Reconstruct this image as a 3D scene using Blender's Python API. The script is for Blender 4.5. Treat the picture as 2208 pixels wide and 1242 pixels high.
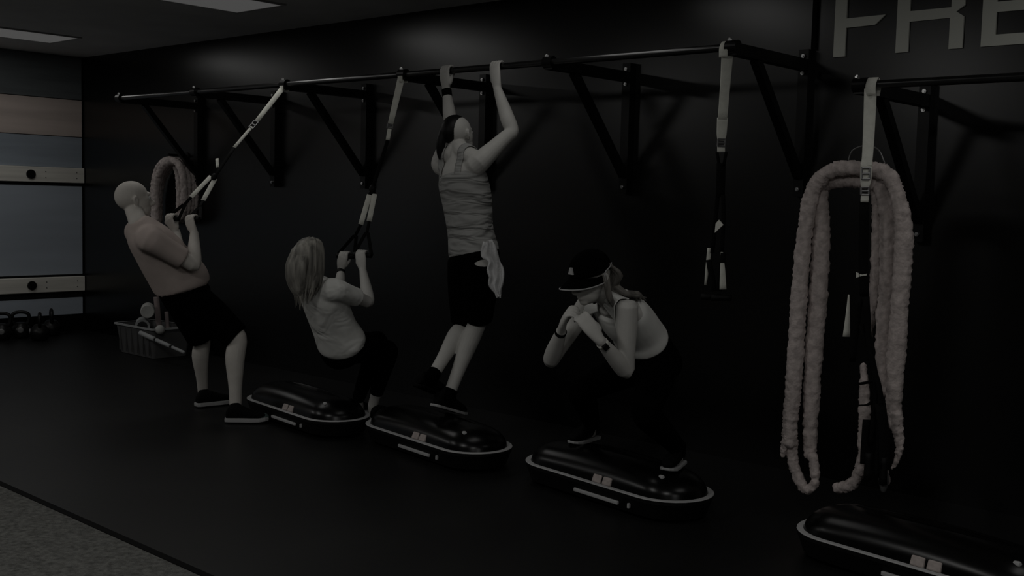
import bpy, bmesh, math, random
from mathutils import Vector, Matrix, noise
V = Vector
random.seed(7)
for o in list(bpy.data.objects): bpy.data.objects.remove(o)
scene = bpy.context.scene
COL = scene.collection

# ------------------------------------------------------------------ camera
FPX, YAW, PITCH, ROLL = 2393.78, 0.7326, -0.0796, 0.0251
CAM = V((9.0551, -5.697, 1.5))
_F = V((-math.sin(YAW)*math.cos(PITCH), math.cos(YAW)*math.cos(PITCH), math.sin(PITCH)))
_r = V((math.cos(YAW), math.sin(YAW), 0)); _u = _r.cross(_F)
_R = math.cos(ROLL)*_r + math.sin(ROLL)*_u
_U = -math.sin(ROLL)*_r + math.cos(ROLL)*_u
cam = bpy.data.cameras.new('camera'); cam.sensor_width = 36; cam.lens = FPX*36/2208
camo = bpy.data.objects.new('camera', cam); COL.objects.link(camo)
m = Matrix((_R, _U, -_F)).transposed().to_4x4(); m.translation = CAM
camo.matrix_world = m; scene.camera = camo

# ------------------------------------------------------------------ world, exposure
w = bpy.data.worlds.new('world'); scene.world = w; w.use_nodes = True
w.node_tree.nodes['Background'].inputs[0].default_value = (.8, .9, 1, 1)
w.node_tree.nodes['Background'].inputs[1].default_value = 0.02
scene.view_settings.view_transform = 'Standard'
scene.view_settings.look = 'None'
scene.view_settings.gamma = 1
scene.view_settings.use_curve_mapping = False
scene.view_settings.exposure = -4.0
LAMP_W_NEAR = {-1.0: 62, 2.05: 62, 5.10: 38, 8.15: 55}                # watts of one fixture in the row by the wall
LAMP_W_FAR = {-1.0: 230, 2.05: 200, 5.10: 260, 8.15: 330, 11.2: 330}  # added unseen row over the turf, stronger rightwards to light the people

def ray(px, py): return _F + _R*((px-1104)/FPX) - _U*((py-621)/FPX)
def at(px, py, x=None, y=None, z=None):
    """world point seen at a pixel of the photograph on the plane x=, y= or z="""
    d = ray(px, py)
    if y is not None: t = (y-CAM.y)/d.y
    elif x is not None: t = (x-CAM.x)/d.x
    else: t = (z-CAM.z)/d.z
    return CAM + d*t

# ------------------------------------------------------------------ materials
def mat(name, col, rough=.6, spec=.3, metal=0, bump=None, var=None, emit=None, fold=None, ior=None):
    """bump=(scale, strength)  var=(scale, amount, stretch)  fold=(scale, distortion, strength)"""
    M = bpy.data.materials.new(name); M.use_nodes = True
    nt = M.node_tree; b = nt.nodes['Principled BSDF']
    c = (*col, 1) if not isinstance(col, (int, float)) else (col, col, col, 1)
    b.inputs['Base Color'].default_value = c
    b.inputs['Roughness'].default_value = rough
    b.inputs['Specular IOR Level'].default_value = spec
    b.inputs['Metallic'].default_value = metal
    if ior: b.inputs['IOR'].default_value = ior
    tc = nt.nodes.new('ShaderNodeTexCoord')
    nrm = None
    if var:
        mp = nt.nodes.new('ShaderNodeMapping'); nt.links.new(tc.outputs['Object'], mp.inputs[0])
        st = var[2] if len(var) > 2 else (1, 1, 1); mp.inputs['Scale'].default_value = st
        n = nt.nodes.new('ShaderNodeTexNoise'); n.inputs['Scale'].default_value = var[0]; n.inputs['Detail'].default_value = 5
        nt.links.new(mp.outputs[0], n.inputs['Vector'])
        r = nt.nodes.new('ShaderNodeValToRGB')
        k = var[1]
        r.color_ramp.elements[0].position = .3; r.color_ramp.elements[1].position = .7
        r.color_ramp.elements[0].color = (*[v*(1-k) for v in c[:3]], 1)
        r.color_ramp.elements[1].color = (*[min(1, v*(1+k)) for v in c[:3]], 1)
        nt.links.new(n.outputs['Fac'], r.inputs[0]); nt.links.new(r.outputs[0], b.inputs['Base Color'])
    if bump:
        n = nt.nodes.new('ShaderNodeTexNoise'); n.inputs['Scale'].default_value = bump[0]; n.inputs['Detail'].default_value = 4
        nt.links.new(tc.outputs['Object'], n.inputs['Vector'])
        bn = nt.nodes.new('ShaderNodeBump'); bn.inputs['Strength'].default_value = bump[1]; bn.inputs['Distance'].default_value = .01
        nt.links.new(n.outputs['Fac'], bn.inputs['Height']); nrm = bn
        nt.links.new(bn.outputs[0], b.inputs['Normal'])
    if fold:
        mp2 = nt.nodes.new('ShaderNodeMapping'); nt.links.new(tc.outputs['Object'], mp2.inputs[0]); mp2.inputs['Scale'].default_value = fold[1]; mp2.inputs['Rotation'].default_value = (.25, .2, 0)
        wv = nt.nodes.new('ShaderNodeTexNoise'); wv.inputs['Scale'].default_value = fold[0]; wv.inputs['Detail'].default_value = 2; wv.inputs['Distortion'].default_value = .6
        nt.links.new(mp2.outputs[0], wv.inputs['Vector'])
        bn = nt.nodes.new('ShaderNodeBump'); bn.inputs['Strength'].default_value = fold[2]; bn.inputs['Distance'].default_value = .05
        nt.links.new(wv.outputs['Fac'], bn.inputs['Height'])
        if nrm: nt.links.new(nrm.outputs[0], bn.inputs['Normal'])
        nt.links.new(bn.outputs[0], b.inputs['Normal'])
    if emit:
        b.inputs['Emission Color'].default_value = (*emit[0], 1); b.inputs['Emission Strength'].default_value = emit[1]
    return M

M_wall = mat('satin_black_wall', .0015, .285, .55, bump=(3, .02), var=(1.2, .3), ior=1.5)
M_ceil = mat('grey_ceiling', .75, .9, .1, var=(2, .08))
M_floor = mat('black_rubber_floor', .0045, .46, .35, bump=(40, .05), var=(.9, .6))
M_turf = mat('grey_turf', (.115, .115, .108), 1, 0, bump=(160, .8), var=(45, .35))
M_strip = mat('black_edging', .002, .8, .1)
M_room = mat('dark_paint', .02, .8, .1)
M_steel = mat('black_powder_coat', .003, .35, .25)
M_bar = mat('black_bar_steel', .004, .28, .8)
M_bolt = mat('zinc_bolt', .55, .3, .5, 1)
M_blackrub = mat('black_rubber', .0025, .6, .2)
M_blad = mat('black_vinyl_bladder', .0015, .27, .26)
M_ring = mat('grey_white_stripe', .42, .5, .2)
M_tag = mat('greyed_pink_label', (.40, .35, .33), .6, .2, var=(60, .15))
M_strap = mat('pale_webbing', (.74, .74, .67), .8, .1, bump=(200, .2), var=(30, .08))
M_strapk = mat('black_webbing', .004, .8, .1, bump=(200, .2))
M_buckle = mat('dull_metal_buckle', .2, .4, .5, .6)
M_skinA = mat('skin_tan', (.56, .53, .49), .6, .25, bump=(60, .05), var=(14, .06))
M_skinB = mat('skin_pale', (.49, .48, .455), .6, .25, bump=(60, .05), var=(14, .05))
M_eye = mat('eye_white', .5, .2, .5)
M_shirt1 = mat('dusty_pink_cotton', (.47, .40, .37), .9, .05, bump=(30, .1), var=(9, .06))
M_shirt2 = mat('light_grey_jersey', (.68, .68, .65), .85, .1, fold=(5, (1.2, 1.2, 1.6), .5))
M_shirt3 = mat('grey_tank_jersey', (.30, .30, .29), .8, .15, fold=(4, (1, 1, 4.5), 1.0))
M_shirt4 = mat('pale_grey_tank', (.72, .72, .69), .85, .1, bump=(12, .15))
M_black = mat('black_cloth', .0012, .95, .02)
M_shoe = mat('black_shoe_mesh', .0018, .8, .1)
M_sole = mat('pale_midsole', .38, .6, .2)
M_shoetoe = mat('grey_green_toe', (.07, .10, .095), .6, .2)
M_blonde = mat('blonde_hair', (.24, .23, .205), .55, .3, var=(30, .65, (1, 1, .12)))
M_hairlt = mat('light_brown_hair', (.17, .16, .145), .5, .3, var=(26, .5, (1, 1, .15)))
M_hairdk = mat('dark_hair', .004, .5, .2)
M_towel = mat('white_towel', .55, .95, 0, bump=(80, .3))
M_rope = mat('dusty_pink_rope_sleeve', (.53, .465, .445), .9, .05, bump=(45, .6), var=(35, .22))
M_frame = mat('white_lamp_frame', .5, .5, .2)
M_diff = mat('lit_diffuser', .5, .4, .2, emit=((1, .99, .97), .93))
M_letter = mat('off_white_sign_letter', (.78, .79, .72), .6, .2)
M_pink = mat('pinkish_plank', (.60, .51, .465), .6, .2, var=(3, .12, (1, .25, 3)))
M_blue1 = mat('blue_grey_plank', (.33, .375, .43), .6, .2, var=(3, .12, (1, .25, 3)))
M_blue2 = mat('slate_panel', (.41, .455, .515), .6, .2, var=(2, .08, (1, .25, 3)))
M_dark = mat('charcoal_plank', (.15, .165, .17), .6, .2, var=(3, .2, (1, .25, 3)))
M_rail = mat('pale_timber_rail', (.76, .735, .67), .6, .2, var=(6, .12, (1, .15, 4)))
M_iron = mat('black_cast_iron', .004, .4, .3)
M_crate = mat('translucent_grey_crate', (.10, .10, .10), .45, .3)
M_foam = mat('white_foam_roller', (.45, .45, .43), .8, .1)
M_foampk = mat('pinkish_foam_roller', (.30, .25, .245), .8, .1)
M_stick = mat('grey_massage_stick', (.36, .37, .37), .5, .3)

# ------------------------------------------------------------------ mesh helpers
def link(name, bm, M, parent=None, smooth=False):
    me = bpy.data.meshes.new(name)
    bmesh.ops.recalc_face_normals(bm, faces=bm.faces[:])
    bm.to_mesh(me); bm.free(); me.materials.append(M)
    if smooth:
        for p in me.polygons: p.use_smooth = True
    o = bpy.data.objects.new(name, me); COL.objects.link(o)
    if parent is not None:
        o.parent = parent
        o.matrix_parent_inverse = PINV.get(parent.name, Matrix.Identity(4))
    return o
PINV = {}
def thing(name, label, cat, loc=(0, 0, 0), group=None):
    """an Empty at the thing's base; parts are modelled in world space and parented with the inverse"""
    o = bpy.data.objects.new(name, None); COL.objects.link(o); o.empty_display_size = .1
    o.location = loc; o['label'] = label; o['category'] = cat
    if group: o['group'] = group
    PINV[o.name] = Matrix.Translation(-V(loc))
    return o
def tag(o, label, cat, group=None):
    o['label'] = label; o['category'] = cat
    if group: o['group'] = group
    return o
def struct(o): o['kind'] = 'structure'; return o

def box(bm, a, b):
    v = [bm.verts.new((x, y, z)) for x in (a[0], b[0]) for y in (a[1], b[1]) for z in (a[2], b[2])]
    for f in ((0, 1, 3, 2), (4, 6, 7, 5), (0, 4, 5, 1), (2, 3, 7, 6), (0, 2, 6, 4), (1, 5, 7, 3)): bm.faces.new([v[i] for i in f])
    return v
def bevbox(a, b, r=.004, seg=2):
    bm = bmesh.new(); box(bm, a, b)
    bmesh.ops.bevel(bm, geom=bm.edges[:], offset=r, segments=seg, affect='EDGES', profile=.5)
    return bm
def crom(pts, n):
    P = [V(p) for p in pts]; out = []
    for i in range(len(P)-1):
        p0 = P[i-1] if i else P[0]*2-P[1]; p1, p2 = P[i], P[i+1]; p3 = P[i+2] if i+2 < len(P) else P[-1]*2-P[-2]
        for k in range(n):
            t = k/n
            out.append(.5*((2*p1)+(p2-p0)*t+(2*p0-5*p1+4*p2-p3)*t*t+(3*p1-p0-3*p2+p3)*t**3))
    out.append(P[-1].copy()); return out
def cromf(vals, n): return [v.x for v in crom([(a, 0, 0) for a in vals], n)]
def tube(bm, pts, rad, seg=12, side=None, sub=4, cap=.6, twist=None, sq=1.0):
    """swept tube through pts, rad a number or (ra, rb) per point; ra lies along `side`"""
    R = [(r, r) if isinstance(r, (int, float)) else r for r in rad]
    P = crom(pts, sub) if sub > 1 else [V(p) for p in pts]
    if sub > 1:
        A = cromf([r[0] for r in R], sub); B = cromf([r[1] for r in R], sub)
    else: A = [r[0] for r in R]; B = [r[1] for r in R]
    rings = []; prev = None
    n = len(P)
    for i, p in enumerate(P):
        t = (P[min(i+1, n-1)]-P[max(i-1, 0)])
        if t.length < 1e-9: t = V((0, 0, 1))
        t.normalize()
        s = V(side(i/(n-1))) if callable(side) else (V(side) if side is not None else (prev if prev else (V((1, 0, 0)) if abs(t.x) < .9 else V((0, 1, 0)))))
        s = s-t*s.dot(t)
        if s.length < 1e-6: s = prev or t.orthogonal()
        s.normalize(); prev = s.copy(); b = t.cross(s)
        ring = []
        for k in range(seg):
            a = 2*math.pi*k/seg; ca, sa = math.cos(a), math.sin(a)
            if sq != 1: ca = math.copysign(abs(ca)**sq, ca); sa = math.copysign(abs(sa)**sq, sa)
            ring.append(bm.verts.new(p+s*ca*A[i]+b*sa*B[i]))
        rings.append((ring, t, p, min(A[i], B[i])))
    for i in range(n-1):
        r0, r1 = rings[i][0], rings[i+1][0]
        for k in range(seg): bm.faces.new((r0[k], r0[(k+1) % seg], r1[(k+1) % seg], r1[k]))
    for e, sg in ((0, -1), (n-1, 1)):
        ring, t, p, r = rings[e]
        if cap > 0:
            mid = [bm.verts.new(p+(v.co-p)*.72+t*sg*r*cap*.7) for v in ring]
            for k in range(seg): bm.faces.new((ring[k], ring[(k+1) % seg], mid[(k+1) % seg], mid[k]))
            pole = bm.verts.new(p+t*sg*r*cap)
            for k in range(seg): bm.faces.new((mid[k], mid[(k+1) % seg], pole))
        else: bm.faces.new(ring)
    return bm
def rod(bm, a, b, r, seg=16, cap=0): return tube(bm, [a, b], [r, r], seg, sub=1, cap=cap)
def beam(bm, a, b, w, h, up=(0, 0, 1)):
    a, b = V(a), V(b); t = (b-a).normalized(); s = t.cross(V(up)).normalized(); u = s.cross(t)
    v = [bm.verts.new(p+s*i*w/2+u*j*h/2) for p in (a, b) for i in (-1, 1) for j in (-1, 1)]
    for f in ((0, 1, 3, 2), (4, 6, 7, 5), (0, 4, 5, 1), (2, 3, 7, 6), (0, 2, 6, 4), (1, 5, 7, 3)): bm.faces.new([v[i] for i in f])
def ell(bm, c, r, M=None, seg=24, rings=16):
    """ellipsoid; M: 3 columns side, forward, up"""
    mt = (M.to_4x4() if M else Matrix.Identity(4)); mt = Matrix.Translation(V(c)) @ mt @ Matrix.Diagonal((*r, 1))
    bmesh.ops.create_uvsphere(bm, u_segments=seg, v_segments=rings, radius=1, matrix=mt)
def basis(side, fwd, up): return Matrix((side, fwd, up)).transposed()
def bake(name, bm, M, parent, voxel=.006, it=4, fac=.5):
    """one continuous surface out of overlapping lofts"""
    me = bpy.data.meshes.new(name); bmesh.ops.recalc_face_normals(bm, faces=bm.faces[:]); bm.to_mesh(me); bm.free()
    t = bpy.data.objects.new('tmp', me); COL.objects.link(t)
    r = t.modifiers.new('r', 'REMESH'); r.mode = 'VOXEL'; r.voxel_size = voxel; r.adaptivity = 0
    s = t.modifiers.new('s', 'SMOOTH'); s.factor = fac; s.iterations = it
    dg = bpy.context.evaluated_depsgraph_get(); dg.update()
    me2 = bpy.data.meshes.new_from_object(t.evaluated_get(dg)); me2.name = name
    bpy.data.objects.remove(t); bpy.data.meshes.remove(me)
    me2.materials.clear(); me2.materials.append(M)
    for p in me2.polygons: p.use_smooth = True
    o = bpy.data.objects.new(name, me2); COL.objects.link(o)
    if parent is not None: o.parent = parent; o.matrix_parent_inverse = PINV[parent.name] if parent.name in PINV else Matrix.Identity(4)
    return o
def ribbon(bm, pts, w, th=.003, side=(1, 0, 0), sub=4):
    tube(bm, pts, [(w[i]/2 if isinstance(w, (list, tuple)) else w/2, th/2+.0005) for i in range(len(pts))], 8, side, sub, cap=0, sq=.35)

# ------------------------------------------------------------------ room
XL, XR, YN, ZC = -2.188, 12.5, -9.5, 2.865
def slab(name, a, b, M): bm = bmesh.new(); box(bm, a, b); return struct(link(name, bm, M))
slab('floor', (XL-.2, YN-.2, -.2), (XR+.2, .2, 0), M_floor)
slab('ceiling', (XL-.2, YN-.2, ZC), (XR+.2, .2, ZC+.2), M_ceil)
slab('wall_back', (XL-.2, 0, 0), (XR+.2, .2, ZC), M_wall)
wall_left = slab('wall_left', (XL-.2, YN, 0), (XL-.03, 0, ZC), M_room)
slab('wall_right', (XR, YN, 0), (XR+.2, 0, ZC), M_room)
slab('wall_front', (XL-.2, YN-.2, 0), (XR+.2, YN, ZC), M_room)
# planks and rails clad the left wall, every board a piece of it
for z0, z1, M in ((2.423, 2.862, M_dark), (2.037, 2.417, M_pink), (1.713, 2.031, M_blue1), (.60, 1.522, M_blue2), (.175, .352, M_blue2)):
    link('plank', bevbox((XL-.03, -5.5, z0), (XL, -.012, z1), .004, 1), M, wall_left)
for z0, z1 in ((1.556, 1.712), (.422, .577)):
    rl = link('rail', bevbox((XL-.03, -5.5, z0), (XL+.035, -.004, z1), .005, 1), M_rail, wall_left)
    zc = (z0+z1)/2
    for yk in (-.577, -1.8, -3.0, -4.2):
        bm = bmesh.new(); rod(bm, (XL+.035, yk, zc), (XL+.052, yk, zc), .046, 24)
        for k in range(4):
            a = k*math.pi/2+.5; rod(bm, (XL+.052, yk+.024*math.cos(a), zc+.024*math.sin(a)), (XL+.058, yk+.024*math.cos(a), zc+.024*math.sin(a)), .008, 8)
        rod(bm, (XL+.052, yk, zc), (XL+.065, yk, zc), .013, 12)
        link('anchor_plate', bm, M_iron, rl)
    bm = bmesh.new()
    for yk in (-.09, -.42):
        for dz in (-.03, .03): rod(bm, (XL+.035, yk, zc+dz), (XL+.037, yk, zc+dz), .006, 8)
    link('screw', bm, M_buckle, rl)
slab('baseboard_left', (XL-.03, -5.5, 0), (XL-.004, -.004, .172), M_strip)
slab('trim_1', (6.112, -.02, 2.36), (6.138, -.001, ZC), M_strip)     # thin black conduit above the rig's end post

# grey turf with its black edging strip
turf = thing('turf', 'grey artificial turf strip in the foreground left corner of the floor', 'turf', (4, -5.2, 0))
bm = bmesh.new(); v = [(XL, -3.28), (XR, -3.40), (XR, YN), (XL, YN)]
bot = [bm.verts.new((x, y, .0005)) for x, y in v]; top = [bm.verts.new((x, y, .012)) for x, y in v]
bm.faces.new(top); bm.faces.new(bot[::-1])
for i in range(4): bm.faces.new((bot[i], bot[(i+1) % 4], top[(i+1) % 4], top[i]))
link('turf_pile', bm, M_turf, turf)
bm = bmesh.new(); beam(bm, (XL, -3.28, .008), (XR, -3.40, .008), .035, .014); link('edging_strip', bm, M_strip, turf)

# ------------------------------------------------------------------ ceiling lamps
NX = {-1.0: 'nearest the plank wall', 2.05: 'second from the plank wall', 5.10: 'third from the plank wall', 8.15: 'fourth from the plank wall', 11.2: 'fifth and last from the plank wall'}
def lamp(x, y, label, watts):
    t = thing('ceiling_light', label, 'light', (x, y, ZC))
    bm = bmesh.new(); hx, hy = .305, .61
    for a, b in (((-hx, -hy), (hx, -hy+.022)), ((-hx, hy-.022), (hx, hy)), ((-hx, -hy+.022), (-hx+.022, hy-.022)), ((hx-.022, -hy+.022), (hx, hy-.022))):
        box(bm, (x+a[0], y+a[1], ZC-.012), (x+b[0], y+b[1], ZC))
    link('frame', bm, M_frame, t)
    bm = bmesh.new(); box(bm, (x-hx+.022, y-hy+.022, ZC-.008), (x+hx-.022, y+hy-.022, ZC-.001)); link('diffuser', bm, M_diff, t)
    L = bpy.data.lights.new('lamp_glow', 'AREA'); L.shape = 'RECTANGLE'; L.size = .56; L.size_y = 1.17; L.energy = watts; L.color = (1, .99, .96)
    lo = bpy.data.objects.new('lamp_glow', L); COL.objects.link(lo); lo.parent = t; lo.location = (0, 0, -.016)
for x in (-1.0, 2.05, 5.10, 8.15):
    lamp(x, -1.37, 'rectangular ceiling light along the black wall, '+NX[x], LAMP_W_NEAR[x])
for x in (-1.0, 2.05, 5.10, 8.15, 11.2):
    lamp(x, -4.7, 'added unseen ceiling light over the turf, '+NX[x], LAMP_W_FAR[x])

# ------------------------------------------------------------------ pull-up rigs
def bolt(parent, p, axis=(0, -1, 0), r=.011):
    bm = bmesh.new(); p = V(p); a = V(axis); rod(bm, p, p+a*.010, r, 6); rod(bm, p+a*.010, p+a*.015, r*.55, 10)
    return link('bolt', bm, M_bolt, parent)
def bracket(rig, x, zb, ya=-.8):
    bm = bmesh.new(); beam(bm, (x, -.06, zb-.01), (x, ya-.01, zb-.01), .055, .06); link('arm', bm, M_steel, rig)
    bm = bmesh.new(); box(bm, (x-.03, -.06, zb-.73), (x+.03, -.001, zb+.075)); link('wall_post', bm, M_steel, rig)
    bm = bmesh.new(); beam(bm, (x, -.575, zb-.035), (x, -.055, zb-.62), .045, .045); link('brace', bm, M_steel, rig)
    bm = bmesh.new(); rod(bm, (x-.032, ya, zb), (x+.032, ya, zb), .034, 20); link('bar_collar', bm, M_steel, rig)
    bolt(rig, (x-.02, ya, zb+.033), (0, 0, 1), .012)
    for z in (zb+.038, zb-.055, zb-.69): bolt(rig, (x, -.06, z), r=.012)
ZB = 2.285; JX = (.05, 1.226, 2.398, 3.661, 4.893, 6.092)
rig = thing('pull_up_rig', 'long black wall mounted pull-up rig with six bracketed arms and a row of bars', 'pull-up rig', (3.07, 0, 1.55))
for x in JX: bracket(rig, x, ZB)
for a, b in zip(JX[:-1], JX[1:]):
    bm = bmesh.new(); rod(bm, (a+.01, -.8, ZB), (b-.01, -.8, ZB), .019, 24); link('bar', bm, M_bar, rig)
ZB2 = 2.063
rig2 = thing('pull_up_rig', 'shorter black pull-up rig set lower on the wall under the sign letters', 'pull-up rig', (7.4, 0, 1.33))
for x in (6.775, 7.99): bracket(rig2, x, ZB2)
for a, b in ((6.775, 7.99), (7.99, 9.2)):
    bm = bmesh.new(); rod(bm, (a+.01, -.8, ZB2), (b-.01, -.8, ZB2), .019, 24); link('bar', bm, M_bar, rig2)

# ------------------------------------------------------------------ sign letters on the wall
def letter(name, loops, label):
    bm = bmesh.new()
    for poly in loops:
        f = [bm.verts.new((x, -.012, z)) for x, z in poly]; k = [bm.verts.new((x, -.0005, z)) for x, z in poly]
        bm.faces.new(f); bm.faces.new(k[::-1])
        for i in range(len(f)): bm.faces.new((f[i], k[i], k[(i+1) % len(f)], f[(i+1) % len(f)]))
    bm.normal_update(); bmesh.ops.triangulate(bm, faces=[f for f in bm.faces if len(f.verts) > 4])
    return tag(link(name, bm, M_letter), label, 'sign letter')
z0, zt = 2.312, 2.690
letter('sign_letter', [[(6.241, z0), (6.308, z0), (6.308, 2.464), (6.469, 2.466), (6.525, 2.515), (6.308, 2.514), (6.308, 2.625), (6.50, 2.625), (6.56, zt), (6.241, zt)]],
       'large off-white letter F high on the black wall, first of the sign')
letter('sign_letter', [[(6.588, z0), (6.655, z0), (6.655, 2.466), (6.655, 2.52), (6.655, zt), (6.588, zt)],
                       [(6.655, 2.466), (6.864, 2.468), (6.864, z0), (6.933, z0), (6.933, 2.470), (6.893, 2.497), (6.870, 2.52), (6.655, 2.52)],
                       [(6.893, 2.497), (6.935, 2.524), (6.935, 2.66), (6.90, zt), (6.655, zt), (6.655, 2.625), (6.868, 2.625), (6.868, 2.52), (6.870, 2.52)]],
       'large off-white letter R high on the black wall between F and E')
letter('sign_letter', [[(7.023, z0), (7.30, z0), (7.30, 2.366), (7.091, 2.366), (7.091, 2.475), (7.27, 2.475), (7.27, 2.525), (7.091, 2.525), (7.091, 2.625), (7.30, 2.625), (7.30, zt), (7.023, zt)]],
       'large off-white letter E at the right edge of the sign')

# ------------------------------------------------------------------ inflated balance boards
def stadium(L, W, inset, z, n=14):
    r = W/2-inset; h = L/2-W/2; out = []
    for k in range(n+1): a = -math.pi/2+math.pi*k/n; out.append((h+r*math.cos(a), r*math.sin(a), z))
    for k in range(n+1): a = math.pi/2+math.pi*k/n; out.append((-h+r*math.cos(a), r*math.sin(a), z))
    return out
def stack(bm, loops, capb=True, capt=True):
    R = [[bm.verts.new(p) for p in l] for l in loops]
    for a, b in zip(R[:-1], R[1:]):
        for k in range(len(a)): bm.faces.new((a[k], a[(k+1) % len(a)], b[(k+1) % len(b)], b[k]))
    if capb: bm.faces.new(R[0][::-1])
    if capt: bm.faces.new(R[-1])
def dense(l, n=8):
    h = len(l)//2; out = []
    for k, p in enumerate(l):
        out.append(p)
        if k in (h-1, 2*h-1):
            q = l[(k+1) % len(l)]; out += [tuple(p[c]+(q[c]-p[c])*i/n for c in range(3)) for i in range(1, n)]
    return out
def board(c, rz, label, L=1.165, W=.44):
    t = thing('balance_board', label, 'balance board', (c[0], c[1], 0))
    T = Matrix.Translation((c[0], c[1], 0)) @ Matrix.Rotation(math.radians(rz), 4, 'Z')
    def put(name, bm, M, smooth=False, par=t): bmesh.ops.transform(bm, matrix=T, verts=bm.verts[:]); return link(name, bm, M, par, smooth)
    bm = bmesh.new(); stack(bm, [stadium(L, W, i, z) for i, z in ((.05, .012), (.03, .02), (.012, .07), (.002, .095), (.002, .108), (.012, .111), (.19, .111))]); put('platform', bm, M_blackrub)
    bm = bmesh.new(); stack(bm, [stadium(L, W, i, z) for i, z in ((-.001, .112), (-.001, .114), (.002, .1165), (.026, .1165), (.030, .112))], False, False); put('rim_stripe', bm, M_ring)
    prof = [(.028, .109)]+[(.220-.190*math.cos(a)**.8, .115+.125*math.sin(a)) for a in [math.radians(d) for d in (0, 12, 25, 40, 55, 70, 82)]]
    bm = bmesh.new(); stack(bm, [dense(stadium(L, W, min(i, W/2-.0001), z, 20)) for i, z in prof])
    for v in bm.verts: v.co.z = .109+(v.co.z-.109)*(1-.30*min(1, abs(v.co.x)/(L/2))**2.2)
    bl = put('bladder', bm, M_blad, True)
    for x0 in (.035, .105):
        bm = bevbox((x0, -.203, .119), (x0+.058, -.175, .160), .006, 2)
        bmesh.ops.rotate(bm, cent=(x0, -.203, .119), matrix=Matrix.Rotation(math.radians(-24), 3, 'X'), verts=bm.verts[:]); put('label_tag', bm, M_tag)
    bm = bevbox((-.075, -.219, .046), (.235, -.204, .064), .004, 2); put('side_stripe', bm, M_ring)
    bm = bevbox((.300, -.219, .046), (.312, -.204, .070), .002, 1); put('side_mark', bm, M_ring)
    for sx in (-1, 1):
        for sy in (-1, 1):
            bm = bmesh.new(); rod(bm, (sx*.36, sy*.11, 0), (sx*.36, sy*.11, .014), .03, 14); put('rubber_foot', bm, M_blackrub)
    bm = bmesh.new(); tube(bm, [(.40, -.10, .20), (.42, -.105, .203)], [.012, .012], 10, sub=1, cap=.5); put('valve_glint', bm, M_ring)  # pale valve plug, standing in for highlight spots on the bladder
board((3.241, -1.225), -8, 'black inflated balance board with a pale rim under the blonde woman')
board((4.423, -1.185), -8.5, 'black inflated balance board with a pale rim below the hanging climber')
board((5.739, -1.191), -8.1, 'black inflated balance board under the feet of the squatting woman in a cap')
board((7.385, -1.285), -8, 'black inflated balance board below the big hanging rope, cut by the frame')

# ------------------------------------------------------------------ suspension trainers
def flat_strap(name, pts, w, M, t, side=None, th=.004):
    if side is None: side = _R
    bm = bmesh.new(); ribbon(bm, pts, w, th, side); return link(name, bm, M, t, True)
def buckle(p, q, w, t):
    p, q = V(p), V(q); bm = bmesh.new(); s = (_R-(q-p).normalized()*_R.dot((q-p).normalized())).normalized()
    for k in (-1, 1): rod(bm, p+s*k*w/2, q+s*k*w/2, .005, 8)
    for e in (p, q, p.lerp(q, .5)): rod(bm, e-s*w/2, e+s*w/2, .005, 8)
    return link('buckle', bm, M_buckle, t)
def grip_handle(c, a, top, t, webM=None):
    """foam grip along a at c with a webbing triangle up to `top`"""
    c, a, top = V(c), V(a).normalized(), V(top)
    bm = bmesh.new(); tube(bm, [c-a*.065, c, c+a*.065], [.017, .016, .017], 14, sub=2, cap=.2); h = link('handle', bm, M_blackrub, t, True)
    for k in (-1, 1):
        bm = bmesh.new(); ribbon(bm, [c+a*k*.068, top+a*k*.008], .022, .003, _R, 1); link('handle_webbing', bm, webM or M_strapk, t)
    return h
def loop_top(joint, t, w=.045):
    bm = bmesh.new(); j = V(joint)
    tube(bm, [j+V((0, -.027, -.05)), j+V((0, -.027, .0)), j+V((0, 0, .030)), j+V((0, .027, 0)), j+V((0, .02, -.05))], [(w/2, .003)]*5, 8, (1, 0, 0), 4, cap=0, sq=.35)
    link('anchor_loop', bm, M_strap, t, True)

# trainer pulled by the man at the left
def trainer(jx, label, px_mid, px_split, tags, hands, axes, mid_l):
    j = V((jx, -.8, ZB)); t = thing('suspension_trainer', label, 'suspension trainer', j)
    loop_top(j, t)
    H = [V(h) for h in hands]; c = (H[0]+H[1])/2; d = c-j
    def pt(px, py):            # the point of the plane through joint, hands and the view's side axis that is seen at a pixel
        r = ray(px, py); n = d.cross(_R).normalized(); return CAM+r*((j-CAM).dot(n)/r.dot(n))
    a = pt(*px_mid[0]); b = pt(*px_mid[1]); s = pt(*px_split)
    flat_strap('anchor_strap', [j+V((0, -.02, -.03)), a], [.046, .036], M_strap, t)
    buckle(a, a.lerp(b, .25), .034, t)
    flat_strap('strap_adjuster', [a.lerp(b, .2), b], .026, M_strap, t)
    flat_strap('main_strap', [b, s], .024, M_strapk, t)
    bm = bmesh.new(); ell(bm, s, (.022, .022, .03)); link('equalizer_ring', bm, M_blackrub, t, True)
    for (p0, p1), h, ax in zip(tags, H, axes):
        q0, q1 = pt(*p0), pt(*p1)
        flat_strap('hand_strap', [s, q0], .020, M_strapk, t)
        flat_strap('foot_cradle', [q0, q1], .034, M_strap, t)
        flat_strap('hand_strap', [q1, q1.lerp(h, .35)], .020, M_strapk, t)
        grip_handle(h, ax, q1.lerp(h, .35), t)
    return t, pt, s

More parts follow.
